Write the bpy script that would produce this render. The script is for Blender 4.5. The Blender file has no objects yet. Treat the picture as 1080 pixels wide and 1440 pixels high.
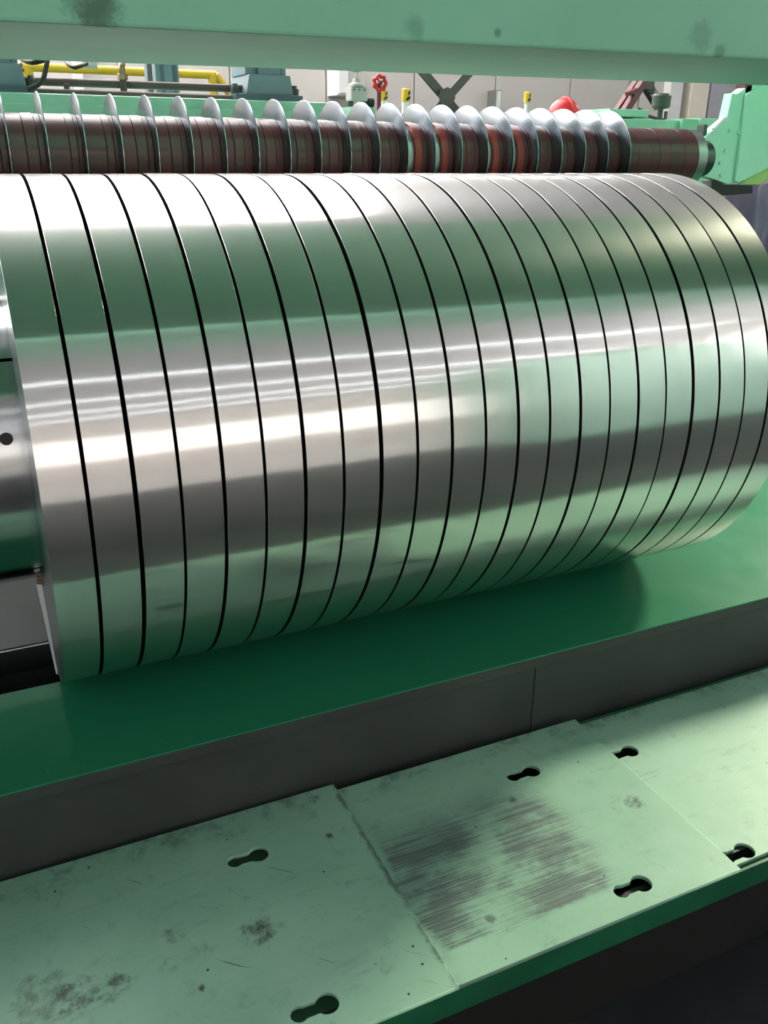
import bpy, bmesh, math, random
from mathutils import Vector, Matrix, noise
random.seed(7)
S = bpy.context.scene
COL = S.collection
PI = math.pi

# ------------------------------------------------------------------ camera
CAM = Vector((-0.0577, -1.8631, 0.547))
RIGHT = Vector((0.9067, -0.4217, 0.0097)).normalized()
UP = Vector((0.1518, 0.3477, 0.9253)).normalized()
FWD = Vector((0.3936, 0.8374, -0.3792)).normalized()
FPX = 1241.6
cd = bpy.data.cameras.new('camera'); cam = bpy.data.objects.new('camera', cd); COL.objects.link(cam)
cd.sensor_fit = 'HORIZONTAL'; cd.sensor_width = 36; cd.lens = FPX / 1080 * 36
cd.clip_start = .02; cd.clip_end = 200
cam.matrix_world = Matrix(((RIGHT.x, UP.x, -FWD.x, CAM.x), (RIGHT.y, UP.y, -FWD.y, CAM.y), (RIGHT.z, UP.z, -FWD.z, CAM.z), (0, 0, 0, 1)))
S.camera = cam

def at(px, py, y=None, z=None, x=None):
    """real point seen at a pixel of the 1080x1440 frame, on a plane of known depth"""
    d = FWD + RIGHT * ((px - 540) / FPX) + UP * ((720 - py) / FPX)
    if y is not None: t = (y - CAM.y) / d.y
    elif z is not None: t = (z - CAM.z) / d.z
    else: t = (x - CAM.x) / d.x
    return CAM + d * t

# ------------------------------------------------------------------ light and exposure
S.view_settings.view_transform = 'Standard'; S.view_settings.look = 'None'
S.view_settings.gamma = 1; S.view_settings.use_curve_mapping = False
S.view_settings.exposure = 0.42
w = bpy.data.worlds.new('sky'); S.world = w; w.use_nodes = True
w.node_tree.nodes['Background'].inputs[0].default_value = (.75, .87, 1, 1)
w.node_tree.nodes['Background'].inputs[1].default_value = 2.5
sun = bpy.data.lights.new('sun', 'SUN'); sun.energy = 8; sun.angle = math.radians(11); sun.color = (1, .93, .70)
so = bpy.data.objects.new('sun', sun); COL.objects.link(so)
SUN_DIR = Vector((.80, .33, .42)).normalized()
so.rotation_euler = SUN_DIR.to_track_quat('Z', 'Y').to_euler(); so.location = (9, 5, 9)

# ------------------------------------------------------------------ node helper
class NT:
    def __init__(s, name):
        s.m = bpy.data.materials.new(name); s.m.use_nodes = True
        s.t = s.m.node_tree; s.b = s.t.nodes['Principled BSDF']
    def n(s, typ, ins=None, **kw):
        k = s.t.nodes.new(typ)
        for a, v in kw.items(): setattr(k, a, v)
        for i, v in (ins or {}).items(): s.set(k.inputs[i], v)
        return k
    def set(s, sock, v):
        if isinstance(v, bpy.types.NodeSocket): s.t.links.new(v, sock)
        elif isinstance(v, tuple) and sock.type == 'RGBA' and len(v) == 3: sock.default_value = (*v, 1)
        else: sock.default_value = v
    def p(s, **kw):
        for a, v in kw.items(): s.set(s.b.inputs[a.replace('_', ' ')], v)
        return s
    def math(s, op, a, b=0, c=0, clamp=False):
        k = s.n('ShaderNodeMath', {0: a, 1: b, 2: c}, operation=op); k.use_clamp = clamp; return k.outputs[0]
    def mix(s, f, a, b):
        k = s.n('ShaderNodeMix', data_type='RGBA'); s.set(k.inputs[0], f); s.set(k.inputs[6], a); s.set(k.inputs[7], b); return k.outputs[2]
    def obj(s): return s.n('ShaderNodeTexCoord').outputs['Object']
    def geo(s): return s.n('ShaderNodeNewGeometry').outputs['Position']
    def scale(s, vec, sc, loc=(0, 0, 0)):
        return s.n('ShaderNodeMapping', {0: vec, 1: loc, 3: sc}).outputs[0]
    def noise(s, vec, sc, detail=4, rough=.55, dist=0):
        return s.n('ShaderNodeTexNoise', {'Vector': vec, 'Scale': sc, 'Detail': detail, 'Roughness': rough, 'Distortion': dist}).outputs[0]
    def step(s, v, a, b):
        k = s.n('ShaderNodeMapRange', {0: v, 1: a, 2: b, 3: 0., 4: 1.}); k.interpolation_type = 'SMOOTHSTEP'; return k.outputs[0]
    def bump(s, h, strength=.2, dist=.002):
        s.set(s.b.inputs['Normal'], s.n('ShaderNodeBump', {'Height': h, 'Strength': strength, 'Distance': dist}).outputs[0])

def paint(name, col, rough=.4, var=.12, dirt=.0, coat=0., sc=6, bump=.05, spec=.5):
    t = NT(name); v = t.obj()
    n1 = t.noise(v, sc, 5, .6)
    dark = tuple(c * (1 - var) for c in col); lite = tuple(min(1, c * (1 + var)) for c in col)
    c = t.mix(t.step(n1, .3, .7), dark, lite)
    if dirt:
        n2 = t.noise(v, sc * 3, 8, .7, .4)
        c = t.mix(t.math('MULTIPLY', t.step(n2, .6, .75), dirt), c, tuple(x * .25 for x in col))
    t.p(Base_Color=c, Roughness=t.math('ADD', t.math('MULTIPLY', n1, .15), rough - .07), Coat_Weight=coat, Specular_IOR_Level=spec)
    if bump: t.bump(t.noise(v, sc * 12, 4), bump, .001)
    return t.m

def metal(name, col, rough=.3, var=.1, sc=20):
    t = NT(name); n1 = t.noise(t.obj(), sc, 5)
    t.p(Base_Color=t.mix(n1, tuple(c * (1 - var) for c in col), col), Metallic=1., Roughness=t.math('ADD', t.math('MULTIPLY', n1, .12), rough - .06))
    return t.m

def emit(name, col, strength):
    t = NT(name); t.p(Base_Color=col, Emission_Color=col, Emission_Strength=strength); return t.m

def strip_steel():
    t = NT('polished_strip_steel'); v = t.obj()
    info = t.n('ShaderNodeObjectInfo').outputs['Random']
    off = t.n('ShaderNodeCombineXYZ', {0: t.math('MULTIPLY', info, 37.), 1: t.math('MULTIPLY', info, 11.), 2: 0.}).outputs[0]
    vo = t.n('ShaderNodeVectorMath', {0: v, 1: off}, operation='ADD').outputs[0]
    n1 = t.noise(t.scale(vo, (60, 3, 3)), 1, 4)
    n2 = t.noise(t.scale(vo, (5, 4, 4)), 1, 2)
    t.p(Base_Color=t.mix(n1, (.68, .685, .66), (.74, .745, .72)), Metallic=1.,
        Roughness=t.math('ADD', t.math('MULTIPLY', n1, .05), .11), Anisotropic=.85, Anisotropic_Rotation=.25)
    tan = t.n('ShaderNodeTangent', direction_type='RADIAL', axis='X')
    t.set(t.b.inputs['Tangent'], tan.outputs[0])
    t.bump(n2, .16, .004)
    # a softer, hazier lobe over the mirror one, as on rolled strip
    h = t.n('ShaderNodeBsdfPrincipled', {'Base Color': (.70, .69, .68), 'Metallic': 1., 'Roughness': .42, 'Anisotropic': .6, 'Anisotropic Rotation': .25, 'Tangent': tan.outputs[0]})
    mx = t.n('ShaderNodeMixShader', {0: .30, 1: t.b.outputs[0], 2: h.outputs[0]})
    t.t.links.new(mx.outputs[0], t.t.nodes['Material Output'].inputs[0])
    return t.m

MINT = (.235, .56, .385)
M = dict(
    steel=strip_steel(),
    coil_gap_shade=paint('coil_edge_gap_shade', (.022, .026, .025), .8, .1, bump=0, spec=0.),  # near-black colour paints the shade in the gaps between coils
    coil_face=metal('coil_flat_side_steel', (.46, .50, .56), .3),
    drum=metal('drum_steel', (.55, .57, .56), .16),
    disc=metal('disc_steel', (.35, .39, .43), .24),
    dark_steel=metal('dark_steel', (.12, .13, .13), .4),
    grey_steel=metal('grey_steel', (.42, .45, .44), .35),
    brown=paint('brown_rubber', (.075, .025, .026), .32, .08, sc=3, coat=.15, bump=0),
    red_rubber=paint('red_rubber', (.28, .035, .03), .3, .1, sc=3, coat=.3, bump=0),
    maroon=paint('maroon_rubber', (.095, .022, .026), .32, .08, sc=3, coat=.15, bump=0),
    mint=paint('mint_paint', MINT, .55, .06, .25, sc=2.2, spec=.3),
    mint_light=paint('pale_mint_paint', (.50, .86, .70), .4, .05, .1, sc=4),
    table_green=paint('machine_green_paint', (.27, .58, .42), .42, .08, .3, sc=6),
    lime=paint('lime_paint', (.42, .64, .20), .5, .1, .1),
    deep_green=paint('deep_green_enamel', (.013, .17, .085), .33, .12, .0, coat=.15, sc=2.5),
    edge_green=paint('dark_green_enamel', (.01, .12, .055), .4, .2, .3, sc=9),
    grey_panel=paint('unpainted_grey_panel', (.036, .044, .041), .55, .18, .35, sc=4),
    concrete=paint('grey_concrete', (.022, .027, .027), .7, .2, .2, sc=5),
    blue_grey=paint('blue_grey_paint', (.16, .24, .28), .45, .1, .1),
    blue_dark=paint('dark_blue_grey_paint', (.075, .12, .15), .5, .1),
    yellow=paint('yellow_paint', (.72, .47, .03), .45, .08),
    black=paint('black_rubber', (.012, .012, .012), .5, .1),
    brown_pipe=paint('brown_pipe_paint', (.10, .075, .07), .5, .15),
    brass=metal('worn_brass', (.35, .26, .16), .4),
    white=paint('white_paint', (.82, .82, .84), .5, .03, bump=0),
    pump=paint('pale_grey_paint', (.52, .51, .48), .5, .08),
    red=paint('red_plastic', (.72, .03, .035), .35, .1),
    dark_red=paint('dark_red_paint', (.11, .02, .025), .45, .2),
    motor=paint('dark_grey_green_paint', (.055, .075, .06), .5, .15),
    wall=paint('warm_white_wall', (.62, .58, .56), .7, .03, sc=1.5, bump=0),
    wall_front=paint('pinkish_white_wall', (.84, .77, .73), .7, .04, sc=.8, bump=0),
    ceiling=paint('grey_ceiling', (.50, .50, .53), .7, .1, sc=1, bump=0),
    skylight=emit('skylight_glow', (1, .97, .95), 5.),
    pane=emit('window_glow', (1, .94, .91), 1.15),
    tube=emit('fluorescent_tube_glow', (.95, .97, 1), 7.),
)
def floor_mat():
    t = NT('dark_epoxy_floor'); v = t.geo()
    n1 = t.noise(v, 2.2, 6, .65); n2 = t.noise(v, 14, 6, .7)
    c = t.mix(t.step(n1, .35, .65), (.016, .019, .022), (.035, .040, .045))
    c = t.mix(t.math('MULTIPLY', t.step(n2, .62, .75), .5), c, (.06, .06, .06))
    t.p(Base_Color=c, Roughness=t.math('ADD', t.math('MULTIPLY', n1, .2), .5), Specular_IOR_Level=.3)
    t.bump(n2, .1, .002); return t.m
M['floor'] = floor_mat()

# ------------------------------------------------------------------ mesh helpers
def BM(): return bmesh.new()
def box(bm, x0, x1, y0, y1, z0, z1):
    vs = [bm.verts.new(p) for p in ((x0, y0, z0), (x1, y0, z0), (x1, y1, z0), (x0, y1, z0), (x0, y0, z1), (x1, y0, z1), (x1, y1, z1), (x0, y1, z1))]
    for f in ((3, 2, 1, 0), (4, 5, 6, 7), (0, 1, 5, 4), (1, 2, 6, 5), (2, 3, 7, 6), (3, 0, 4, 7)): bm.faces.new([vs[i] for i in f])
    return bm
def frame(a, b):
    d = (b - a).normalized(); u = d.orthogonal().normalized(); return u, d.cross(u)
def rod(bm, a, b, r, n=16, r2=None):
    a = Vector(a); b = Vector(b); u, v = frame(a, b); r2 = r if r2 is None else r2
    A = [bm.verts.new(a + (u * math.cos(t) + v * math.sin(t)) * r) for t in [2 * PI * i / n for i in range(n)]]
    B = [bm.verts.new(b + (u * math.cos(t) + v * math.sin(t)) * r2) for t in [2 * PI * i / n for i in range(n)]]
    for i in range(n): bm.faces.new((A[i], A[(i + 1) % n], B[(i + 1) % n], B[i]))
    bm.faces.new(A[::-1]); bm.faces.new(B); return bm
def tube(bm, pts, r, n=10):
    pts = [Vector(p) for p in pts]; rings = []; u = None
    for i, p in enumerate(pts):
        d = (pts[min(i + 1, len(pts) - 1)] - pts[max(i - 1, 0)]).normalized()
        u = d.orthogonal().normalized() if u is None else (u - d * u.dot(d)).normalized()
        v = d.cross(u)
        rings.append([bm.verts.new(p + (u * math.cos(2 * PI * k / n) + v * math.sin(2 * PI * k / n)) * r) for k in range(n)])
    for A, B in zip(rings, rings[1:]):
        for k in range(n): bm.faces.new((A[k], A[(k + 1) % n], B[(k + 1) % n], B[k]))
    bm.faces.new(rings[0][::-1]); bm.faces.new(rings[-1]); return bm
def bez(pts, n=8):
    """smooth curve through points"""
    P = [Vector(p) for p in pts]; P = [P[0]] + P + [P[-1]]; out = []
    for i in range(1, len(P) - 2):
        for k in range(n):
            t = k / n; a, b, c, d = P[i - 1], P[i], P[i + 1], P[i + 2]
            out.append(.5 * ((2 * b) + (c - a) * t + (2 * a - 5 * b + 4 * c - d) * t * t + (3 * b - a - 3 * c + d) * t ** 3))
    out.append(P[-2]); return out
def lathe(bm, prof, n=64, axis='X', closed=False):
    """profile of (along, radius) turned about the axis through the origin"""
    def V(a, r, t):
        c, s = r * math.cos(t), r * math.sin(t)
        return (a, c, s) if axis == 'X' else (c, s, a)
    rings = [[bm.verts.new(V(a, r, 2 * PI * i / n)) for i in range(n)] for a, r in prof]
    pairs = list(zip(rings, rings[1:])) + ([(rings[-1], rings[0])] if closed else [])
    for A, B in pairs:
        for i in range(n):
            bm.faces.new((A[i], A[(i + 1) % n], B[(i + 1) % n], B[i]))
    if not closed:
        bm.faces.new(rings[0][::-1]); bm.faces.new(rings[-1])
    return bm
def prism(bm, pts, y0, y1):
    """polygon in x,z extruded along y"""
    A = [bm.verts.new((x, y0, z)) for x, z in pts]; B = [bm.verts.new((x, y1, z)) for x, z in pts]; n = len(pts)
    bm.faces.new(A); bm.faces.new(B[::-1])
    for i in range(n): bm.faces.new((A[i], B[i], B[(i + 1) % n], A[(i + 1) % n]))
    return bm
def obj(name, bm, mat, parent=None, smooth=False, bevel=0, loc=None):
    bmesh.ops.recalc_face_normals(bm, faces=bm.faces)
    if bevel: bmesh.ops.bevel(bm, geom=[e for e in bm.edges if e.is_manifold and e.calc_face_angle(0) > .5], offset=bevel, segments=2, affect='EDGES', profile=.6)
    me = bpy.data.meshes.new(name); bm.to_mesh(me); bm.free()
    if smooth:
        me.polygons.foreach_set('use_smooth', [True] * len(me.polygons)); me.set_sharp_from_angle(angle=math.radians(35))
    me.materials.append(mat)
    o = bpy.data.objects.new(name, me); COL.objects.link(o)
    if parent: o.parent = parent
    if loc: o.location = loc
    return o
def tag(o, label, cat, group=None, kind=None):
    o['label'] = label; o['category'] = cat
    if group: o['group'] = group
    if kind: o['kind'] = kind
    return o
def thing(name, label, cat, loc=(0, 0, 0), group=None):
    o = bpy.data.objects.new(name, None); o.location = loc; o.empty_display_size = .05; COL.objects.link(o)
    return tag(o, label, cat, group)
def struct(name, bm, mat, parent=None, bevel=0):
    o = obj(name, bm, mat, parent, bevel=bevel)
    if not parent: o['kind'] = 'structure'
    return o
def share(src, parent, loc):
    o = src.copy(); COL.objects.link(o); o.parent = parent; o.location = loc; return o

# ------------------------------------------------------------------ the hall
HX0, HX1, HY0, HY1, HZ = -9., 12., -17., 7., 6.
struct('floor', box(BM(), HX0, HX1, HY0, HY1, -1.1, -1.), M['floor'])
struct('floor_aisle', box(BM(), HX0, HX1, HY0, -5.2, -1., -.994), paint('pale_floor_coating', (.62, .59, .58), .4, .06, .1, sc=1.))
SK = (-8.5, 3.2, 2.2, 6.6)          # skylight opening in the roof
b = BM()
box(b, HX0, HX1, HY0, SK[2], HZ, HZ + .15); box(b, HX0, HX1, SK[3], HY1, HZ, HZ + .15)
box(b, HX0, SK[0], SK[2], SK[3], HZ, HZ + .15); box(b, SK[1], HX1, SK[2], SK[3], HZ, HZ + .15)
struct('ceiling', b, M['ceiling'])
win = struct('window_1', box(BM(), SK[0], SK[1], SK[2], SK[3], HZ + .06, HZ + .1), M['skylight'])
for k in range(5):
    x = SK[0] + (SK[1] - SK[0]) * (k + .5) / 5
    obj('glazing_bar', box(BM(), x - .04, x + .04, SK[2], SK[3], HZ, HZ + .06), M['white'], win)
# back wall with vertical panels
wb = struct('wall_back', box(BM(), HX0, HX1, HY1, HY1 + .2, -1.1, HZ + .15), M['pump'])
pm = None
for k in range(22):
    x = HX0 + .02 + k * .955
    if pm is None: pm = obj('panel', box(BM(), 0, .94, -.03, 0, -.9, HZ), M['wall'], wb, loc=(x, HY1, 0), bevel=.004)
    else: share(pm, wb, (x, HY1, 0))
# tall window high in the back wall, above the beam
g = struct('window_1.001', box(BM(), -8.5, 4.2, HY1 - .10, HY1 - .05, 2.3, HZ - .15), M['skylight'])
g.name = 'window_20'
for k in range(11): obj('window_frame', box(BM(), -8.5 + k * 1.2 - .03, -8.5 + k * 1.2 + .03, HY1 - .16, HY1 - .1005, 2.3, HZ - .15), M['white'], g)
# front wall (behind the viewer), with a window band
WZ0, WZ1 = 1.0, 3.9
b = BM(); box(b, HX0, HX1, HY0 - .2, HY0, -1.1, WZ0); box(b, HX0, HX1, HY0 - .2, HY0, WZ1, HZ + .15)
wf = struct('wall_front', b, M['wall_front'])
for k in range(7):
    x = HX0 + k * 3.; obj('pier', box(BM(), x, x + .5, HY0 - .2, HY0, WZ0, WZ1), M['wall_front'], wf)
    g = struct('window_%d' % (k + 2), box(BM(), x + .5, x + 3., HY0 - .12, HY0 - .08, WZ0, WZ1), M['pane'])
    obj('window_frame', box(BM(), x + 1.72, x + 1.78, HY0 - .08, HY0 - .02, WZ0, WZ1), M['white'], g)
struct('wall_left', box(BM(), HX0 - .2, HX0, HY0, HY1, -1.1, HZ + .15), M['wall'])
# right wall with an open clerestory bay the sun comes through
OY0, OY1, OZ0, OZ1 = 2.2, 4.4, 3.6, 5.8
b = BM()
box(b, HX1, HX1 + .2, HY0, OY0, -1.1, HZ + .15); box(b, HX1, HX1 + .2, OY1, HY1, -1.1, HZ + .15)
box(b, HX1, HX1 + .2, OY0, OY1, -1.1, OZ0); box(b, HX1, HX1 + .2, OY0, OY1, OZ1, HZ + .15)
struct('wall_right', b, M['wall'])
g = struct('window_21', box(BM(), HX1 - .06, HX1 - .02, -11., -4., 1.8, 4.6), emit('added_fill_glow', (1, .97, .93), 6.))  # unseen glowing pane added to brighten the bracket and beam fronts
for k in range(5): obj('window_frame', box(BM(), HX1 - .12, HX1 - .0605, -11 + k * 1.7 - .04 * (k > 0), -11 + k * 1.7 + .04, 1.8, 4.6), M['white'], g)  # bars of the added glowing pane, added with it
# rows of fluorescent lamps across the roof
for k, (y, lab) in enumerate(((-8.0, 'fluorescent lamp row under the roof, nearest to the steel roll'), (-10.9, 'fluorescent lamp row under the roof, second from the steel roll'),
                              (-13.2, 'fluorescent lamp row under the roof, third from the steel roll'), (-15.3, 'fluorescent lamp row under the roof, farthest from the steel roll'))):
    L = thing('strip_light', lab, 'lamp', (0, y, HZ - .06), 'fluorescent lamp rows')
    obj('housing', box(BM(), -8, 11, -.09, .09, -.05, 0), M['white'], L)
    obj('tube', rod(BM(), (-7.9, 0, -.08), (10.9, 0, -.08), .016, 10), M['tube'], L)
cg = thing('crane_girder', 'mint green crane girder spanning the hall under the roof', 'girder', (0, -3.7, 4.4))
obj('web_box', box(BM(), HX0 + .05, HX1 - .05, -.35, .35, .03, .8), M['mint'], cg)
obj('bottom_flange', box(BM(), HX0 + .05, HX1 - .05, -.45, .45, 0, .029), M['mint_light'], cg)
for x in (HX0 + .3, HX1 - .3): obj('end_carriage', box(BM(), x - .2, x + .2, -.8, .8, .801, 1.1), M['mint'], cg)
# pilasters of the back wall, one a sunlit patch put into colour
for k, (pa, pb, m) in enumerate(((106, 118, 'white'), (944, 961, 'white'), (974, 998, 'sunlit_cream'), (1001, 1030, 'blue_pale'))):
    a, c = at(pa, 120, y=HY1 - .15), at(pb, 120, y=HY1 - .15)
    if m == 'sunlit_cream': M[m] = paint('painted_sun_patch', (.88, .80, .70), .6, .03, bump=0)  # warm pale colour paints the sunlit patch on the wall
    if m == 'blue_pale': M[m] = paint('pale_lilac_paint', (.46, .46, .52), .6, .03, bump=0)
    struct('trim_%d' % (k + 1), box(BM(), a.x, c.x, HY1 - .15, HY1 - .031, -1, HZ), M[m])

# ------------------------------------------------------------------ the roll of slit coils on its drum
PITCH, R0 = .0725, .5
ORD = ['first', 'second', 'third', 'fourth', 'fifth', 'sixth', 'seventh', 'eighth', 'ninth', 'tenth', 'eleventh']
ri, wd, ch = .288, .0662, .0003
proto = None
for k in range(22):
    if k < 11: lab = 'narrow polished steel strip coil, %s along the roll from the bare drum end' % ORD[k]
    else: lab = 'narrow polished steel strip coil, %s along the roll from the mint bracket end' % ORD[21 - k]
    if k == 0: lab = 'polished steel strip coil at the bare drum end, its flat side showing'
    if k == 21: lab = 'polished steel strip coil ending the roll beside the dark cloth'
    if proto is None:
        h = wd / 2
        prof = [(-h, ri), (-h, R0 - ch), (-h + ch, R0), (-h * .5, R0 + .00012), (0, R0 + .00018), (h * .5, R0 + .00012), (h - ch, R0), (h, R0 - ch), (h, ri)]
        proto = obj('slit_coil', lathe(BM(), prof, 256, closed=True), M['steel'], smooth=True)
        proto.data.materials.append(M['coil_gap_shade'])
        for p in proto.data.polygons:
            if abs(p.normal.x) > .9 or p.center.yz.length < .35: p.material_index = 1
        o = proto
    else:
        o = proto.copy(); COL.objects.link(o)
        if k == 1: proto.data = proto.data.copy(); proto.data.materials[1] = M['coil_face']; proto = o
    tag(o, lab, 'coil', 'narrow strip coils side by side on the drum')
    j = random.uniform(-.0009, .0009) if k else 0
    o.location = (PITCH * (k + .5) - .002 + j, 0, 0)
    s = 1 + random.uniform(-.0010, .0010)
    o.scale = (1, s, s)
    o.rotation_euler = (random.uniform(0, 6.28), random.uniform(-.002, .002), random.uniform(-.002, .002))
# drum carrying the coils
dr = thing('winding_drum', 'polished bare steel drum sticking out of the roll of strip coils', 'drum', (-.8, 0, 0))
for k in range(4):                                   # four expanding segments with narrow splits
    b = BM(); a0, a1 = PI / 4 + k * PI / 2 + .012, PI / 4 + (k + 1) * PI / 2 - .012; n = 40
    rows = []
    for i in range(n + 1):
        t = a0 + (a1 - a0) * i / n
        rows.append([b.verts.new((x, r * math.cos(t), r * math.sin(t))) for x, r in ((0, .1), (0, .282), (.003, .285), (2.45, .285), (2.45, .1))])
    for A, B in zip(rows, rows[1:]):
        for q in range(5): b.faces.new((A[q], A[(q + 1) % 5], B[(q + 1) % 5], B[q]))
    b.faces.new(rows[0]); b.faces.new(rows[-1][::-1])
    obj('segment', b, M['drum'], dr, smooth=True)
obj('core_shaft', rod(BM(), (-.3, 0, 0), (2.6, 0, 0), .098, 32), M['dark_steel'], dr, smooth=True)
hp = at(20, 640, x=-.03); hp = Vector((-.03, -.286, .10)).normalized()
ang = math.atan2(.085, -.287)
for dx in (.77, .45):
    c = Vector((dx, math.cos(ang) * .2835, math.sin(ang) * .2835)); nrm = Vector((0, math.cos(ang), math.sin(ang)))
    obj('bolt_hole', rod(BM(), c, c + nrm * .003, .011, 24), M['black'], dr, smooth=True)
obj('clip', box(BM(), .788, .799, -.10, -.08, -.292, -.268), M['brass'], dr, bevel=.002)

# white sliver added for bright light beside the flat side of the first coil
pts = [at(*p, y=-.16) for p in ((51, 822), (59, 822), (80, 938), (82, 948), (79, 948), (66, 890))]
tag(obj('light_sliver', prism(BM(), [(min(p.x, -.0015), p.z) for p in pts], -.161, -.159), M['white']), 'thin white sliver added for bright light below the drum beside the flat coil side', 'sliver')

# ------------------------------------------------------------------ separator arbor above and behind the roll
AY, AZ, DP = .326, .5327, .075
ar = thing('separator_arbor', 'arbor of brown rubber rings and shiny thin discs above the coils', 'arbor', (0, AY, AZ))
obj('shaft', rod(BM(), (-.7, 0, 0), (2.02, 0, 0), .05, 32), M['dark_steel'], ar, smooth=True)
dx0 = .1445 - DP
dm = None
for k in range(-8, 22):
    x = dx0 + k * DP
    if dm is None:
        dm = obj('separator_disc', lathe(BM(), [(-.0015, .05), (-.0015, .121), (-.0008, .1226), (.0008, .1226), (.0015, .121), (.0015, .05)], 96, closed=True), M['disc'], ar, smooth=True, loc=(x, 0, 0))
    else: share(dm, ar, (x, 0, 0))
def ring(x0, x1, r, mat, name='spacer_ring'):
    n = 72; c = .0012
    return obj(name, lathe(BM(), [(x0, .05), (x0, r - c), (x0 + c, r), (x1 - c, r), (x1, r - c), (x1, .05)], n, closed=True), M[mat], ar, smooth=True)
metal_gaps = {12, 13, 15, 16}
for k in range(-8, 21):
    x = dx0 + k * DP; a = x + .0018; e = x + DP - .0018
    if k in metal_gaps:
        ring(a, a + .040, .0695, 'grey_steel', 'steel_ring'); ring(a + .0403, a + .058, .0805, 'red_rubber'); ring(a + .0583, e, .0785, 'maroon')
    else:
        c1, c2 = random.choice([(.034, .058), (.028, .052), (.046, .062)])
        m1 = 'maroon' if k > 4 else 'brown'
        ring(a, a + c1, .0800, random.choice([m1, 'brown', 'maroon'])); ring(a + c1 + .0003, a + c2, .0806, random.choice(['brown', m1])); ring(a + c2 + .0003, e, .0792, m1)
xe = dx0 + 21 * DP + .0018
for wdt, mt, r in ((.035, 'maroon', .080), (.028, 'brown', .0806), (.045, 'maroon', .0803), (.03, 'brown', .0800), (.04, 'maroon', .0806), (.05, 'brown', .0803), (.053, 'maroon', .0803)):
    ring(xe, xe + wdt, r, mt); xe += wdt + .0003
ring(xe, xe + .034, .079, 'grey_steel', 'end_collar')
obj('shaft_nut', rod(BM(), (xe + .034, 0, 0), (xe + .075, 0, 0), .034, 6), M['dark_steel'], ar, bevel=.003)
ARB_END = xe + .075

# ------------------------------------------------------------------ beam over the roll
bt = thing('overhead_beam', 'thick mint green beam crossing above the roll of coils', 'beam', (0, -.43, .6745))
bt.rotation_euler = (0, -.0116, 0)
def smudged(src, spots, col):
    t = NT('scuffed_' + src.name); t.t.nodes.clear(); m = src.copy(); t.m = m; t.t = m.node_tree; t.b = t.t.nodes['Principled BSDF']
    c = t.b.inputs['Base Color'].links[0].from_socket; g = t.geo(); n = t.noise(g, 40, 6, .75)
    for p, r, k in spots:
        d = t.n('ShaderNodeVectorMath', {0: g, 1: tuple(p)}, operation='DISTANCE').outputs['Value']
        d = t.math('ADD', d, t.math('MULTIPLY', t.math('SUBTRACT', n, .5), r * 1.8))
        c = t.mix(t.math('MULTIPLY', t.step(d, r, r * .3), k), c, col)
    t.set(t.b.inputs['Base Color'], c); return m
bspots = [(at(140, 16, y=-.68), .035, .7), (at(118, 2, y=-.68), .03, .5), (at(583, 40, y=-.68), .02, .35), (at(985, 52, y=-.68), .03, .3), (at(700, 46, y=-.68), .008, .6), (at(1012, 74, y=-.68), .015, .5)]
obj('beam_body', box(BM(), -1.9, 3.9, -.25, .25, 0, .5), smudged(M['mint'], bspots, (.06, .12, .08)), bt, bevel=.004)
for x in (-1.8, 3.75): obj('post', box(BM(), x - .1, x + .1, -.18, .18, -1.68, 0), M['mint'], bt, bevel=.004)

# ------------------------------------------------------------------ raised deck under the roll
PZ = -.515
mb = thing('machine_deck', 'raised deck with glossy dark green top and grey front under the roll', 'deck', (0, -.445, -1))
b = BM(); box(b, -1.6, .45, -.443, -.11, PZ - .004, PZ); box(b, .45, 3.4, -.443, .75, PZ - .004, PZ)
t = NT('chipped_deep_green_enamel'); v = t.geo(); n1 = t.noise(v, 2.5, 5); n2 = t.noise(v, 60, 7, .75); n3 = t.noise(v, 9, 3)
Y = t.n('ShaderNodeSeparateXYZ', {0: v}).outputs[1]
c = t.mix(n1, (.011, .15, .075), (.016, .20, .10))
c = t.mix(t.math('MULTIPLY', t.math('MULTIPLY', t.step(n2, .62, .68), t.step(Y, -.36, -.44)), t.step(n3, .45, .6)), c, (.35, .45, .38))
c = t.mix(t.math('MULTIPLY', t.step(t.noise(v, 38, 5, .7), .70, .73), .6), c, (.15, .30, .22))
t.p(Base_Color=c, Roughness=t.math('ADD', t.math('MULTIPLY', n3, .12), .28), Coat_Weight=.15)
obj('deck_plate', b, t.m, mb, loc=(0, .445, 1)); 
xs = [-1.6, -.55, at(756, 950, y=-.445).x, 2.3, 3.4]
for a, c in zip(xs, xs[1:]):
    obj('front_panel', box(BM(), a + .001, c - .001, -.435, -.423, -1, PZ - .0045), M['grey_panel'], mb, loc=(0, .445, 1), bevel=.0015)
obj('front_flat_bar', box(BM(), -1.6, 3.4, -.4445, -.4355, PZ - .030, PZ - .0045), M['grey_panel'], mb, loc=(0, .445, 1), bevel=.002)
b = BM(); box(b, -1.6, .45, -.15, -.12, -1, PZ - .0045); box(b, .45, .48, -.12, .75, -1, PZ - .0045); box(b, .48, 3.4, .72, .75, -1, PZ - .0045)
obj('back_panel', b, M['grey_panel'], mb, loc=(0, .445, 1))
# grey plinth beyond the dark slot
pl = thing('side_plinth', 'grey concrete plinth under the bare drum, beyond the dark slot', 'plinth', (-1.2, .6, -1))
obj('plinth_body', box(BM(), -1.8, 1.55, -.52, .4, 0, .485), M['concrete'], pl, bevel=.006)
obj('edge_angle', box(BM(), -1.8, 1.55, -.526, -.5205, .42, .482), M['dark_steel'], pl, bevel=.002)

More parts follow.
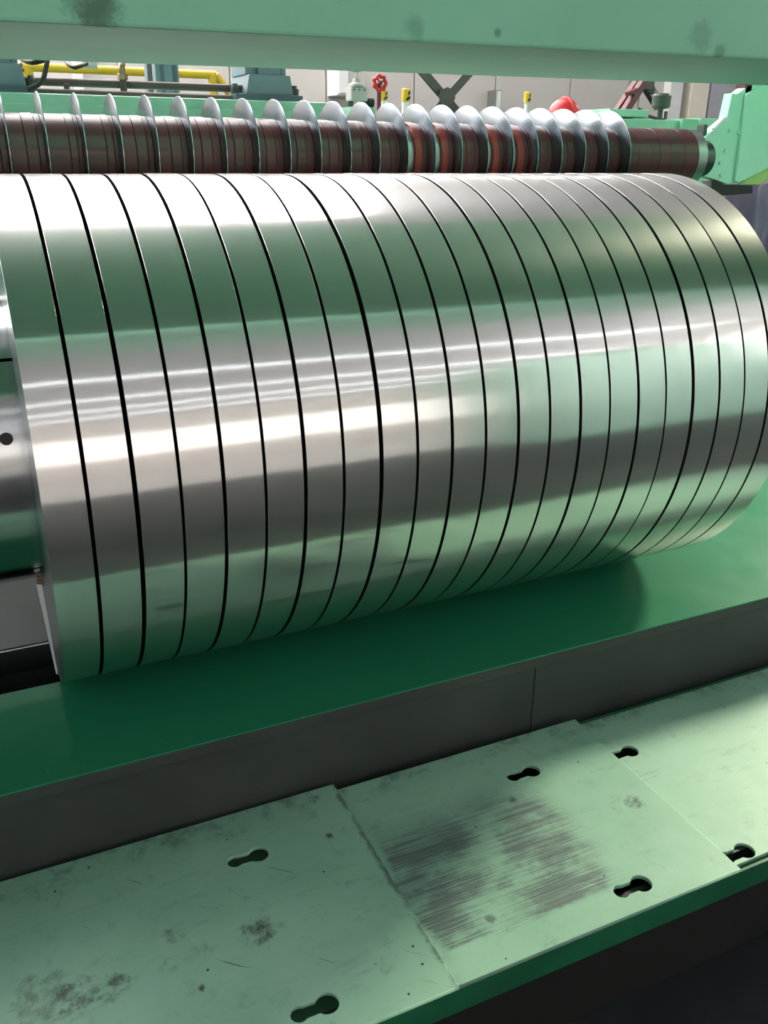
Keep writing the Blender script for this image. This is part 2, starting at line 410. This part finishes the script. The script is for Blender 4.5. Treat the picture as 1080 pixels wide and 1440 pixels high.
# ------------------------------------------------------------------ cover plates on their frame
fr = thing('support_frame', 'dark green steel frame carrying the mint cover plates', 'frame', (0, -.7, -1))
FZ = -.721
obj('front_rail', box(BM(), -2.2, 4., -.278, -.262, .225, 1 + FZ), M['edge_green'], fr, bevel=.002)
obj('back_rail', box(BM(), -2.2, 4., .225, .242, .12, 1 + FZ), M['edge_green'], fr, bevel=.002)
obj('added_light_block', box(BM(), -2.2, 4., -.235, -.225, 0, 1 + FZ), M['black'], fr)  # unseen panel added to shut light out behind the slots
obj('ledge', box(BM(), -1.2, .475, -.224, .224, .24, .252), M['mint'], fr)
for x in (-2.1, -1.25, .49, 1.105, 1.9, 2.9, 3.9):
    obj('cross_bar', box(BM(), x - .008, x + .008, -.224, .224, .15, 1 + FZ), M['black'], fr)

def plate_mat(name, spots, rub=None, edge=None, seed=0.):
    t = NT(name); v = t.geo()
    vo = t.scale(v, (1, 1, 1), (seed, seed * .7, 0))
    n1 = t.noise(vo, 3.2, 5, .6); n2 = t.noise(vo, 22, 7, .7); n3 = t.noise(t.scale(vo, (7, 34, 1)), 1, 6, .7)
    c = t.mix(t.step(n1, .32, .68), (.215, .41, .31), (.28, .485, .375))
    c = t.mix(t.math('MULTIPLY', t.step(n2, .54, .74), .42), c, (.10, .17, .13))
    c = t.mix(t.math('MULTIPLY', t.step(n3, .55, .74), .34), c, (.10, .16, .13))
    sep = t.n('ShaderNodeSeparateXYZ', {0: v}); X, Y = sep.outputs[0], sep.outputs[1]
    # grime along the edge next to the deck
    e = t.math('MULTIPLY', t.step(t.math('ADD', Y, t.math('MULTIPLY', t.math('SUBTRACT', n3, .5), .05)), -.53, -.47), t.math('ADD', .2, t.step(n2, .45, .62)))
    c = t.mix(t.math('MULTIPLY', e, .42, clamp=True), c, (.05, .075, .06))
    # fine scratches
    nz = t.noise(t.scale(t.n('ShaderNodeVectorRotate', {'Vector': vo, 'Angle': .7 + seed}, rotation_type='Z_AXIS').outputs[0], (7, 160, 1)), 1, 3, .6)
    c = t.mix(t.math('MULTIPLY', t.step(nz, .71, .75), .75), c, (.05, .07, .06))
    # specks
    sp = t.n('ShaderNodeTexVoronoi', {'Vector': vo, 'Scale': 24.}); 
    c = t.mix(t.math('MULTIPLY', t.step(sp.outputs['Distance'], .075, .045), t.step(sp.outputs['Color'], .45, .5)), c, (.025, .035, .03))
    for (px, py, r, k) in spots:
        q = at(px, py, z=-.703)
        d = t.n('ShaderNodeVectorMath', {0: v, 1: tuple(q)}, operation='DISTANCE').outputs['Value']
        d = t.math('ADD', d, t.math('MULTIPLY', t.math('SUBTRACT', t.noise(vo, 45, 6, .75), .5), r * 2.2))
        c = t.mix(t.math('MULTIPLY', t.math('MULTIPLY', t.step(d, r, r * .35), k), t.step(n2, .36, .56), clamp=True), c, (.035, .045, .04))
    if edge:
        e2 = t.math('MULTIPLY', t.step(t.math('ADD', X, t.math('MULTIPLY', t.math('SUBTRACT', n2, .5), .03)), edge - .012, edge - .001), t.step(n2, .35, .55))
        c = t.mix(t.math('MULTIPLY', e2, .7), c, (.05, .07, .06))
    rough = t.math('ADD', t.math('MULTIPLY', n2, .2), .32)
    if rub:
        x0, x1, y0, y1 = rub
        wob = t.math('MULTIPLY', t.math('SUBTRACT', t.noise(vo, 11, 4), .5), .09)
        Xw, Yw = t.math('ADD', X, wob), t.math('ADD', Y, t.math('MULTIPLY', wob, .35))
        m = t.math('MULTIPLY', t.math('MULTIPLY', t.step(Xw, x0, x0 + .02), t.step(Xw, x1, x1 - .1)), t.math('MULTIPLY', t.step(Yw, y0, y0 + .012), t.step(Yw, y1, y1 - .16)))
        ln = t.noise(t.scale(v, (6, 420, 1)), 1, 6, .8)
        bl = t.noise(vo, 6.5, 5, .6)
        f = t.math('MULTIPLY', m, t.math('ADD', t.math('MULTIPLY', t.step(ln, .42, .58), t.math('ADD', t.math('MULTIPLY', t.step(bl, .30, .52), .75), .18)), t.math('MULTIPLY', t.step(bl, .40, .60), .55)), clamp=True)
        c = t.mix(t.math('MULTIPLY', f, .9, clamp=True), c, (.075, .09, .105))
    t.p(Base_Color=c, Roughness=rough); t.bump(n2, .08, .001); return t.m

def keyhole(cx, cy, d=.046, r1=.0145, r2=.0195, n=14):
    """dumbbell slot outline, round lobe r1 at low x and r2 at high x"""
    w = .0115; pts = []
    a2 = PI - math.asin(w / r2); a1 = math.asin(w / r1)
    for i in range(n + 1):
        t = -a2 + 2 * a2 * i / n; pts.append((cx + d / 2 + r2 * math.cos(t), cy + r2 * math.sin(t)))
    for i in range(n + 1):
        t = a1 + (2 * PI - 2 * a1) * i / n; pts.append((cx - d / 2 + r1 * math.cos(t), cy + r1 * math.sin(t)))
    return pts
def cover_plate(x0, x1, y0, y1, z0, th, holes, mat, label, rag=0):
    cu = bpy.data.curves.new('outline', 'CURVE'); cu.dimensions = '2D'; cu.fill_mode = 'BOTH'; cu.extrude = th / 2 - .001; cu.bevel_depth = .001; cu.bevel_resolution = 1; cu.offset = -.001
    rim = [(x0, y0), (x1, y0)]
    n = 60 if rag else 1
    for i in range(1, n): rim.append((x1 + random.uniform(-rag, rag * .3), y0 + (y1 - y0) * i / n))
    rim += [(x1, y1), (x0, y1)]
    for pts in [rim] + [keyhole(*h) for h in holes]:
        sp = cu.splines.new('POLY'); sp.points.add(len(pts) - 1); sp.use_cyclic_u = True
        for p, q in zip(sp.points, pts): p.co = (q[0] - (x0 + x1) / 2, q[1] - (y0 + y1) / 2, 0, 1)
    tmp = bpy.data.objects.new('outline', cu); COL.objects.link(tmp)
    bpy.context.view_layer.update()
    me = bpy.data.meshes.new_from_object(tmp.evaluated_get(bpy.context.evaluated_depsgraph_get()))
    bpy.data.objects.remove(tmp); bpy.data.curves.remove(cu)
    me.materials.clear(); me.materials.append(mat); me.name = 'cover_plate'
    o = bpy.data.objects.new('cover_plate', me); COL.objects.link(o)
    o.location = ((x0 + x1) / 2, (y0 + y1) / 2, z0 + th / 2)
    tag(o, label, 'plate', 'mint cover plates laid along the deck'); return o
mA = plate_mat('scuffed_mint_plate', [(362, 1315, .035, .9), (243, 1318, .022, .8), (238, 1362, .02, .7), (112, 1402, .04, .9), (165, 1392, .03, .9), (285, 1393, .009, 1), (463, 1180, .012, 1), (440, 1128, .02, .8), (60, 1410, .06, .5)], edge=.495, seed=0.)
mB = plate_mat('rubbed_mint_plate', [(893, 1128, .026, .95), (722, 1125, .012, .8), (690, 1292, .013, .7), (770, 1010, .02, .5)], rub=(.497, .93, -.925, -.56), seed=3.1)
mC = plate_mat('clean_mint_plate', [(1062, 1018, .012, .9), (968, 1057, .007, .9)], seed=5.3)
YS = (-.5785, -.929)
cover_plate(-1.15, .4955, -.9895, -.4505, -.7055, .008, [(.266, YS[0]), (.268, YS[1])], mA, 'mint cover plate with dark smudges and a ragged edge, on top of its neighbour', .0022)
cover_plate(.4965, 1.110, -.983, -.462, -.7135, .0085, [(.885, -.579), (.8905, -.9335)], mB, 'mint cover plate with a large rubbed patch of fine dark scratches', .0006)
cover_plate(1.084, 2.40, -.967, -.476, -.7208, .0070, [(1.136, -.604), (1.138, -.9445)], mC, 'brightly lit mint cover plate nearest the cloth, its slots partly covered')

# ------------------------------------------------------------------ mint bracket at the end of the arbor
BY = .345
def bz(px, py, y=BY): q = at(px, py, y=y); return (q.x, q.z)
br = thing('bearing_bracket', 'big mint green steel bracket holding the end of the arbor', 'bracket', (2.2, .4, -.5))
main = [bz(*p) for p in ((1023, 259), (1039, 259), (1084, 218), (1135, 218), (1135, 60), (1062, 60), (1062, 112), (1049, 123), (1040, 130), (1036, 132), (1030, 131), (1022, 167), (998, 187), (988, 198), (984, 215), (984, 247), (1004, 252))]
def local(o, root): o.location = -root.location; return o
local(obj('side_plate', prism(BM(), main, BY, BY + .035), M['mint_light'], br, bevel=.003), br)
local(obj('rib', prism(BM(), [bz(*p) for p in ((1046, 132), (1060, 125), (1140, 70), (1140, 205), (1036, 257), (1030, 255))], BY - .012, BY - .0005), M['mint_light'], br, bevel=.004), br)
local(obj('gusset', prism(BM(), [bz(*p) for p in ((1041, 259), (1068, 260), (1135, 215), (1135, 160), (1086, 219))], BY + .002, BY + .06), M['lime'], br, bevel=.002), br)
local(obj('foot', prism(BM(), [bz(*p) for p in ((1004, 254), (1022, 260), (1060, 261), (1060, 272), (1010, 276), (1000, 268))], BY + .004, BY + .05), M['black'], br, bevel=.002), br)  # black block stands in for the shaded recess under the bracket
local(obj('column', box(BM(), 2.5, 2.75, .3805, .6, PZ, .42), M['table_green'], br), br)
q1, q2 = at(1003, 182, y=BY - .02), at(1020, 165, y=BY - .02)
local(obj('lever', rod(BM(), q1, q2, .0052, 12), M['white'], br, smooth=True), br)
q = at(992, 181, y=BY + .01)
local(obj('latch', box(BM(), q.x - .006, q.x + .008, q.y, q.y + .03, q.z - .02, q.z + .012), M['motor'], br, bevel=.002), br)
for px, py in ((1019, 212), (1012, 229), (1026, 183), (1038, 186), (1013, 246)):
    q = at(px, py, y=BY); local(obj('bolt', rod(BM(), q, q - Vector((0, .006, 0)), .006, 6), M['mint_light'], br), br)
q = at(1045, 126, y=BY + .02)
rc = tag(obj('rust_stop', box(BM(), -.012, .016, -.02, .02, -.012, .05), M['dark_red'], bevel=.002, loc=(q.x, q.y, q.z)), 'small rust red stop block on top of the mint bracket', 'block')

# dark cloth hanging under the bracket
def cloth(x0, x1, z0, z1, y, nx=70, nz=50):
    b = BM(); g = []
    for j in range(nz + 1):
        row = []
        for i in range(nx + 1):
            u, v = i / nx, j / nz
            x = x0 + (x1 - x0) * u; z = z1 + (z0 - z1) * v
            f = .010 * math.sin(u * 26 + 2.2 * math.sin(v * 2.1)) * (.5 + .5 * v) + .014 * math.sin(u * 11 + v * 1.4) + .008 * noise.noise((u * 7, v * 5, 1.7)) + .012 * math.sin(v * 9 + u * 4) * v
            row.append(b.verts.new((x + .006 * math.sin(v * 8 + u * 9), y + f - .03 * v, z + .004 * math.sin(u * 20))))
        g.append(row)
    for A, B in zip(g, g[1:]):
        for i in range(nx): b.faces.new((A[i], A[i + 1], B[i + 1], B[i]))
    r = bmesh.ops.solidify(b, geom=list(b.faces), thickness=.004); return b
def cloth_mat():
    t = NT('dark_violet_grey_cloth'); v = t.obj(); n1 = t.noise(v, 90, 4); n2 = t.noise(v, 9, 3)
    t.p(Base_Color=t.mix(n2, (.17, .145, .22), (.36, .32, .44)), Roughness=.9, Sheen_Weight=.3); t.bump(n1, .3, .002); return t.m
cx0, cx1 = at(1021, 262, y=.42).x, at(1120, 262, y=.42).x
czt, czb = at(1040, 258, y=.42).z, at(1060, 440, y=.42).z
tag(obj('hanging_cloth', cloth(cx0, cx1, czb, czt, .425), cloth_mat(), smooth=True), 'dark violet grey cloth hanging in folds under the mint bracket', 'cloth')

# ------------------------------------------------------------------ background machines
BED = 1.3
def bx(px, py, y): return at(px, py, y=y)
z_top = bx(240, 137, BED).z
bd = thing('machine_bed', 'long light green machine bed behind the row of shiny discs', 'machine', (.4, 1.6, -1))
xb0, xb1 = -1.2, bx(474, 150, BED).x
local(obj('bed_body', box(BM(), xb0, xb1, BED, BED + .6, -1, z_top), M['table_green'], bd, bevel=.008), bd)
local(obj('rail', box(BM(), xb0, xb1 - .02, BED - .012, BED - .0005, z_top - .07, z_top - .03), M['table_green'], bd, bevel=.003), bd)

def stand(pc, label):
    y = BED + .06; zb = z_top
    def X(px): return bx(px, 130, y).x
    c = X(pc + 9); k = (X(418) - X(325)) / 93
    t = thing('roll_stand', label, 'stand', (c, y, zb), 'blue grey stands on the machine bed')
    obj('flange', box(BM(), -48 * k, 47 * k, 0, .26, 0, .022), M['blue_dark'], t, bevel=.003)
    b = BM(); prism(b, [(-31 * k, .022), (36 * k, .022), (32 * k, .085), (-26 * k, .085)], .02, .24); obj('foot_block', b, M['blue_grey'], t, bevel=.003)
    obj('column', box(BM(), -28 * k, 30 * k, .05, .22, .085, .8), M['blue_grey'], t, bevel=.004)
    for a, d in ((-13, -11), (21, 23)): obj('groove', box(BM(), a * k, d * k, .044, .0495, .09, .8), M['blue_dark'], t)
    obj('front_cover', box(BM(), -11 * k, 21 * k, .04, .0495, .086, .8), M['blue_grey'], t, bevel=.002)
    for a in (-42, 43):
        n = obj('nut', rod(BM(), (a * k, .06, .022), (a * k, .06, .046), .016, 6), M['motor'], t, bevel=.002)
        obj('stud', rod(BM(), (a * k, .06, .046), (a * k, .06, .056), .009, 12), M['dark_steel'], n)
    return t
stand(371, 'blue grey stand on the light green bed, its whole foot and bolts in view')
stand(-14, 'blue grey stand on the green bed beside the bare drum, mostly out of view')
# tie rods between the stands
for (p0, p1, r, y, lab) in (((14, 113), (340, 125), .0125, BED + .15, 'upper brown tie rod running between the blue grey stands'),
                            ((42, 129), (326, 139), .0115, BED + .10, 'lower brown tie rod lying just above the light green bed')):
    a, c = bx(*p0, y), bx(*p1, y); b = BM(); rod(b, a, c, r, 14)
    o = obj('tie_rod', b, M['brown_pipe'], smooth=True); tag(o, lab, 'pipe', 'brown tie rods between the stands')
# valve fittings and hoses on the rods
def fitting(px, y0, y1, lab, cols=('brass', 'brown_pipe')):
    y = BED + .135; a, c = bx(px, y1, y), bx(px, y0, y)
    t = thing('pipe_fitting', lab, 'fitting', a, 'fittings on the tie rods'); h = (c - a).length
    obj('riser', rod(BM(), (0, 0, 0), (0, 0, h * .55), .011, 12), M[cols[1]], t, smooth=True)
    obj('union', rod(BM(), (0, 0, h * .55), (0, 0, h * .75), .017, 6), M[cols[0]], t, bevel=.002)
    obj('elbow', tube(BM(), bez([(0, 0, h * .75), (0, 0, h * .95), (.005, .02, h * 1.1), (.01, .08, h * 1.15)]), .011), M[cols[0]], t, smooth=True)
fitting(28, 92, 111, 'brassy pipe fitting on the upper tie rod, nearest the bare drum')
fitting(175, 93, 136, 'tall brown pipe fitting joining both tie rods midway')
def short(px): 
    y = BED + .12; a, c = bx(px, 135, y), bx(px + 1, 118, y)
    tag(obj('rod_clamp', box(BM(), -.008, .008, -.01, .01, 0, (c - a).length), M['brown_pipe'], bevel=.002, loc=a), 'short brown clamp between the two tie rods', 'clamp')
short(95)
def hose(name, pts, r, lab, y=BED + .02):
    o = obj(name, tube(BM(), bez([bx(px, py, y + dy) for px, py, dy in pts]), r), M['black'], smooth=True); tag(o, lab, 'hose', 'black hoses above the bed')
hose('hose', [(30, 84, .3), (44, 88, .1), (58, 86, .05), (66, 84, .02), (64, 98, 0), (61, 110, 0), (54, 119, .0), (40, 125, .03)], .0075, 'black hose looping down past the upper tie rod beside the yellow rail')
hose('hose', [(91, 82, .2), (95, 90, .1), (104, 95, .05), (113, 93, .05), (122, 90, .1)], .006, 'black hose in a short loop under the beam')
q = bx(127, 90, BED + .13); q2 = bx(127, 86, BED + .13)
tag(obj('hose_socket', rod(BM(), q - Vector((.02, 0, 0)), q + Vector((.02, 0, 0)), .014, 12), M['pump'], smooth=True), 'pale grey socket at the end of the short hose loop', 'socket')
# grey column between the rods and the wall
y = 2.6
t = thing('machine_column', 'narrow blue grey column behind the tie rods', 'column', (bx(235, 110, y).x, y, -1))
a, c = bx(219, 110, y).x - t.location.x, bx(252, 110, y).x - t.location.x
obj('column_body', box(BM(), a, c, 0, .25, 0, 3.2), M['blue_grey'], t, bevel=.004)
for u in (.22, .76): obj('groove', box(BM(), a + (c - a) * u, a + (c - a) * (u + .14), -.006, -.0005, .02, 3.2), M['blue_dark'], t)
obj('conduit', rod(BM(), (a - .03, -.02, 0), (a - .03, -.02, 3.2), .012, 10), M['dark_steel'], t, smooth=True)
# yellow railing
y = 3.4
t = thing('safety_railing', 'yellow safety railing along the pale wall behind the stands', 'railing', (bx(150, 120, y).x, y, -1))
zt = bx(150, 99, y).z; xa, xc = bx(-60, 99, y).x, bx(303, 100, y).x
T = t.location
def R(p): return Vector(p) - T
obj('top_rail', rod(BM(), R((xa, y, zt)), R((xc, y, zt)), .021, 14), M['yellow'], t, smooth=True)
obj('mid_rail', rod(BM(), R((xa, y, zt - .75)), R((xc, y, zt - .75)), .024, 14), M['yellow'], t, smooth=True)
for px in (40, 299):
    x = bx(px, 110, y).x; obj('post', rod(BM(), R((x, y, -1)), R((x, y, zt)), .026, 14), M['yellow'], t, smooth=True)
obj('stair_rail', rod(BM(), R((xc, y, zt)), R((xc + .45, y, zt - .55)), .021, 14), M['yellow'], t, smooth=True)
q = bx(335, 112, y); obj('end_post', rod(BM(), R((xc + .45, y, -1)), R((xc + .45, y, zt - .55)), .03, 14), M['yellow'], t, smooth=True)
y = 4.2; q = bx(339, 98, y)
t = thing('safety_post', 'yellow upright post beside the central blue grey stand', 'post', (q.x, y, -1))
obj('post', rod(BM(), (0, 0, 0), (0, 0, 3), .04, 14), M['yellow'], t, smooth=True); obj('base_plate', box(BM(), -.1, .1, -.1, .1, 0, .012), M['yellow'], t)
for zz in (1.9, 2.1): obj('step_bar', rod(BM(), (0, 0, zz), (.12, 0, zz), .018, 10), M['yellow'], t, smooth=True)
# white cabinet on the wall and grey pump before it
a, c = bx(475, 134, 6.7), bx(514, 90, 6.7)
t = thing('wall_cabinet', 'white cabinet on the wall behind the pale grey pump', 'cabinet', (a.x, 6.97, a.z))
obj('cabinet_body', box(BM(), 0, c.x - a.x, -.25, 0, 0, c.z - a.z), M['white'], t, bevel=.006)
obj('door', box(BM(), .015, (c.x - a.x) * .40, -.27, -.251, .02, c.z - a.z - .02), M['white'], t, bevel=.004)
obj('door', box(BM(), (c.x - a.x) * .42, c.x - a.x - .015, -.262, -.251, .02, c.z - a.z - .02), M['pump'], t, bevel=.004)
y = 1.75; s = (bx(513, 130, y).x - bx(489, 130, y).x)
q = bx(501, 151, y)
t = thing('hydraulic_pump', 'pale grey pump with a knobbed valve on top behind the discs', 'pump', (q.x, y, -1)); t.location.z = q.z - .05
Z = .05
obj('pedestal', box(BM(), -s * .6, s * .8, -.05, .15, Z - 1.7, Z), M['table_green'], t)
for dx in (-.35, .35): obj('foot', rod(BM(), (dx * s, 0, Z), (dx * s, 0, Z + .3 * s), .16 * s, 12), M['motor'], t, smooth=True)
obj('pump_body', box(BM(), -.42 * s, .55 * s, -.3 * s, .5 * s, Z + .3 * s, Z + 1.0 * s), M['pump'], t, bevel=.006)
obj('cap', lathe(BM(), [(Z + 1. * s, .44 * s), (Z + 1.12 * s, .42 * s), (Z + 1.22 * s, .22 * s), (Z + 1.4 * s, .16 * s)], 20, 'Z'), M['pump'], t, smooth=True)
obj('stem', rod(BM(), (0, 0, Z + 1.4 * s), (.02 * s, 0, Z + 1.75 * s), .07 * s, 10), M['grey_steel'], t, smooth=True)
obj('knob', lathe(BM(), [(Z + 1.7 * s, .1 * s), (Z + 1.76 * s, .28 * s), (Z + 1.9 * s, .28 * s), (Z + 1.95 * s, .2 * s)], 16, 'Z'), M['grey_steel'], t, smooth=True)
for dx in (-.25, .05, .35): obj('bolt', rod(BM(), (dx * s, -.3 * s, Z + .85 * s), (dx * s, -.34 * s, Z + .85 * s), .05 * s, 6), M['dark_steel'], t)
obj('motor', rod(BM(), (.6 * s, 0, Z + .25 * s), (1.0 * s, 0, Z + .25 * s), .24 * s, 16), M['black'], t, bevel=.004)
# red handwheel
y = 2.2; q = bx(533, 117, y); rr = (bx(541, 117, y).x - q.x) * 1.0
t = thing('valve_handwheel', 'red valve handwheel on a thin stem beside the pump', 'valve', (q.x, y, -1)); hz = q.z + 1
obj('stem', rod(BM(), (.01, .02, 0), (.01, .02, hz), .010, 10), M['dark_red'], t, smooth=True)
b = BM(); n = 28
tube(b, [(rr * (1 + .12 * math.cos(7 * a)) * math.cos(a), -.01, hz + rr * (1 + .12 * math.cos(7 * a)) * math.sin(a)) for a in [2 * PI * i / n for i in range(n + 1)]], rr * .3, 8); obj('rim', b, M['red'], t, smooth=True)
for k in range(4):
    a = PI * k / 2 + .5; obj('spoke', rod(BM(), (0, -.005, hz), (rr * math.cos(a), -.008, hz + rr * math.sin(a)), rr * .16, 8), M['red'], t)
obj('hub', rod(BM(), (0, -.02, hz), (0, .03, hz), rr * .35, 12), M['dark_red'], t)
# bollards
for (px, py, wpx, y, tilt, lab) in ((540, 126, 9, 2.6, 0, 'yellow topped white bollard close behind the red handwheel'), (571, 124, 11, 2.6, 0, 'white bollard with a yellow and black top, beside the dark cross brace'),
                           (742, 129, 8, 3.0, .12, 'slim white bollard with a slanted yellow and black tip near the red helmet')):
    q = bx(px, py, y); r = (bx(px + wpx / 2, py, y).x - q.x); h = q.z + 1
    t = thing('bollard', lab, 'bollard', (q.x, y, -1), 'bollards before the wall')
    obj('post', rod(BM(), (0, 0, 0), (0, 0, h - 2.9 * r), r * (.95 if tilt == 0 else .7), 18), M['white'], t, smooth=True)
    s_ = obj('sleeve', lathe(BM(), [(h - 2.9 * r, r), (h - .3 * r, r), (h, r * .7)], 24, 'Z'), M['yellow'], t, smooth=True)
    for k, (z0, a0, a1) in enumerate(((h - 2.7 * r, -1.9, -.2), (h - 1.5 * r, -1.5, -.2))):
        b = BM(); A = []; B = []
        for i in range(9):
            a = a0 + (a1 - a0) * i / 8; zz = z0 + r * .8 * i / 8
            A.append(b.verts.new((r * 1.02 * math.cos(a), r * 1.02 * math.sin(a), zz))); B.append(b.verts.new((r * 1.02 * math.cos(a), r * 1.02 * math.sin(a), zz + r * .6)))
        for i in range(8): b.faces.new((A[i], A[i + 1], B[i + 1], B[i]))
        bmesh.ops.solidify(b, geom=list(b.faces), thickness=.001)
        obj('black_band', b, M['black'], s_)
    obj('base_plate', rod(BM(), (0, 0, 0), (0, 0, .015), r * 2, 18), M['white'], t)
# dark cross brace
y = 5.2
def bar(name, p0, p1, y, half, th, mat, parent):
    a, c = bx(*p0, y), bx(*p1, y); d = (c - a).normalized(); nrm = Vector((-d.z, 0, d.x)) * half
    pts = [a + nrm, a - nrm, c - nrm, c + nrm]; b = BM(); prism(b, [(p.x - parent.location.x, p.z - parent.location.z) for p in pts], y - parent.location.y, y + th - parent.location.y); return obj(name, b, mat, parent, bevel=.003)
q = bx(625, 137, y)
t = thing('cross_brace', 'dark steel cross brace standing before the pale wall', 'brace', (q.x, y, -1))
bar('bar', (588, 92), (668, 186), y, .035, .03, M['motor'], t)
bar('bar', (682, 78), (610, 160), y - .035, .035, .03, M['motor'], t)
obj('gusset_plate', rod(BM(), (0, -.04, q.z + 1), (0, -.05, q.z + 1), .075, 8), M['motor'], t)
obj('upright', box(BM(), bx(668, 186, y).x - q.x - .05, bx(668, 186, y).x - q.x + .05, 0, .1, 0, bx(668, 186, y).z + 1.1), M['motor'], t)
# little dark hook on the wall
q = bx(697, 145, 6.8); tag(obj('wall_bracket', box(BM(), -.035, .035, -.06, .12, -.35, .12), M['grey_steel'], bevel=.01, loc=q), 'small grey bracket low on the wall behind the discs', 'bracket')
# red helmet
y = 1.25; q = bx(793, 162, y); r = bx(812, 157, y).x - q.x
t = thing('safety_helmet', 'red safety helmet just behind the shiny discs', 'helmet', (q.x, y, q.z))
prof = [(r * math.sin(a) * .98, r * math.cos(a)) for a in [PI / 2 * i / 10 for i in range(10)]] + [(r * .985, .002)]
obj('shell', lathe(BM(), prof, 36, 'Z'), M['red'], t, smooth=True)
obj('brim', lathe(BM(), [(-.006, r * .9), (-.006, r * 1.14), (.002, r * 1.12), (.006, r * .97)], 36, 'Z', closed=True), M['red'], t, smooth=True)
b = BM(); tube(b, [(0, r * 1.0 * math.cos(a), r * 1.0 * math.sin(a)) for a in [PI * (.06 + .88 * i / 14) for i in range(15)]], r * .09, 8); obj('ridge', b, M['red'], t, smooth=True)
# green table with motor
y = 1.15
def TX(px, py=165): return bx(px, py, y).x
zt1 = bx(900, 153, y).z; zt2 = bx(950, 169, y).z
t = thing('feed_table', 'green machine table with clamps behind the end of the arbor', 'table', (TX(930), y, -1)); T = t.location
obj('bed', box(BM(), TX(700) - T.x, TX(1015) - T.x, 0, .5, 0, zt2 + 1), M['table_green'], t, bevel=.006)
obj('slide', box(BM(), TX(868) - T.x, TX(924) - T.x, .05, .3, zt1 + 1 - .028, zt1 + 1), M['table_green'], t, bevel=.004)
obj('slide_leg', box(BM(), TX(868) - T.x, TX(896) - T.x, .08, .26, zt2 + 1, zt1 + 1 - .0285), M['table_green'], t, bevel=.004)
obj('slide_leg', box(BM(), TX(905) - T.x, TX(928) - T.x, .06, .26, zt2 + 1, zt1 + 1 - .0285), M['table_green'], t, bevel=.004)
obj('rod', rod(BM(), (TX(875) - T.x, .07, (zt1 + zt2) / 2 + 1), (TX(915) - T.x, .07, (zt1 + zt2) / 2 + 1), .012, 12), M['table_green'], t, smooth=True)
obj('clamp', box(BM(), TX(956) - T.x, TX(978) - T.x, -.02, .1, zt2 + 1 - .04, zt2 + 1 + .006), M['mint'], t, bevel=.003)
obj('clamp', box(BM(), TX(981) - T.x, TX(1006) - T.x, -.02, .1, zt2 + 1 - .05, zt2 + 1 + .010), M['table_green'], t, bevel=.003)
y2 = y + .1; q = bx(927, 168, y2); k = (bx(937, 150, y2).x - bx(917, 150, y2).x)
t = thing('small_motor', 'dark grey upright motor on the green machine table', 'motor', (q.x, y2, zt2)); hz = bx(927, 131, y2).z - zt2
obj('stem', rod(BM(), (0, 0, 0), (0, 0, hz * .5), k * .16, 12), M['motor'], t, smooth=True)
obj('motor_body', lathe(BM(), [(hz * .42, k * .2), (hz * .45, k * .42), (hz * .52, k * .5), (hz * .9, k * .52), (hz * .97, k * .45), (hz, k * .3)], 20, 'Z'), M['motor'], t, smooth=True)
obj('end_cover', rod(BM(), (k * .5, 0, hz * .6), (k * .62, 0, hz * .6), k * .14, 10), M['grey_steel'], t)
obj('side_cock', rod(BM(), (k * .3, -.01, hz * .05), (k * .3, -.01, hz * .35), k * .1, 8), M['dark_steel'], t)
obj('cable', tube(BM(), bez([bx(px, py, y2 - .03) - t.location for px, py in ((896, 152), (903, 156), (912, 163), (924, 167), (934, 169))]), .006), M['black'], t, smooth=True)
# dark red slanting prop
y = 3.2; q = bx(898, 140, y)
t = thing('slanted_prop', 'dark red slanting trestle frame behind the green table', 'frame', (q.x, y, -1))
bar('leg', (902, 112), (857, 178), y, .022, .05, M['dark_red'], t); bar('leg', (909, 114), (868, 178), y - .06, .022, .05, M['dark_red'], t)
bar('rear_leg', (908, 112), (931, 150), y + .06, .03, .05, M['dark_steel'], t); bar('cross_tie', (886, 132), (899, 126), y - .07, .012, .05, M['dark_red'], t)
bar('top_block', (897, 114), (921, 116), y, .045, .09, M['motor'], t)
bar('strut', (911, 124), (921, 128), y + .01, .02, .04, M['motor'], t)
obj('foot_beam', box(BM(), bx(857, 178, y).x - q.x - .1, bx(931, 150, y).x - q.x + .1, -.1, .15, 0, bx(860, 176, y).z + 1), M['motor'], t)
# mint machine housing beside the viewer, reflected in the coils
t = thing('control_housing', 'mint green machine housing facing the roll, seen only mirrored in the coils', 'machine', (4.6, -4.4, -1))
obj('housing_body', box(BM(), -1.3, 1.6, -.6, .6, 0, 2.9), M['mint'], t, bevel=.01)
for k in range(3):
    d = obj('door', box(BM(), -1.25 + k * .95, -.35 + k * .95, .601, .625, .1, 2.8), M['mint_light'], t, bevel=.006)
    obj('handle', box(BM(), -.42 + k * .95, -.39 + k * .95, .626, .66, 1.2, 1.4), M['dark_steel'], d)
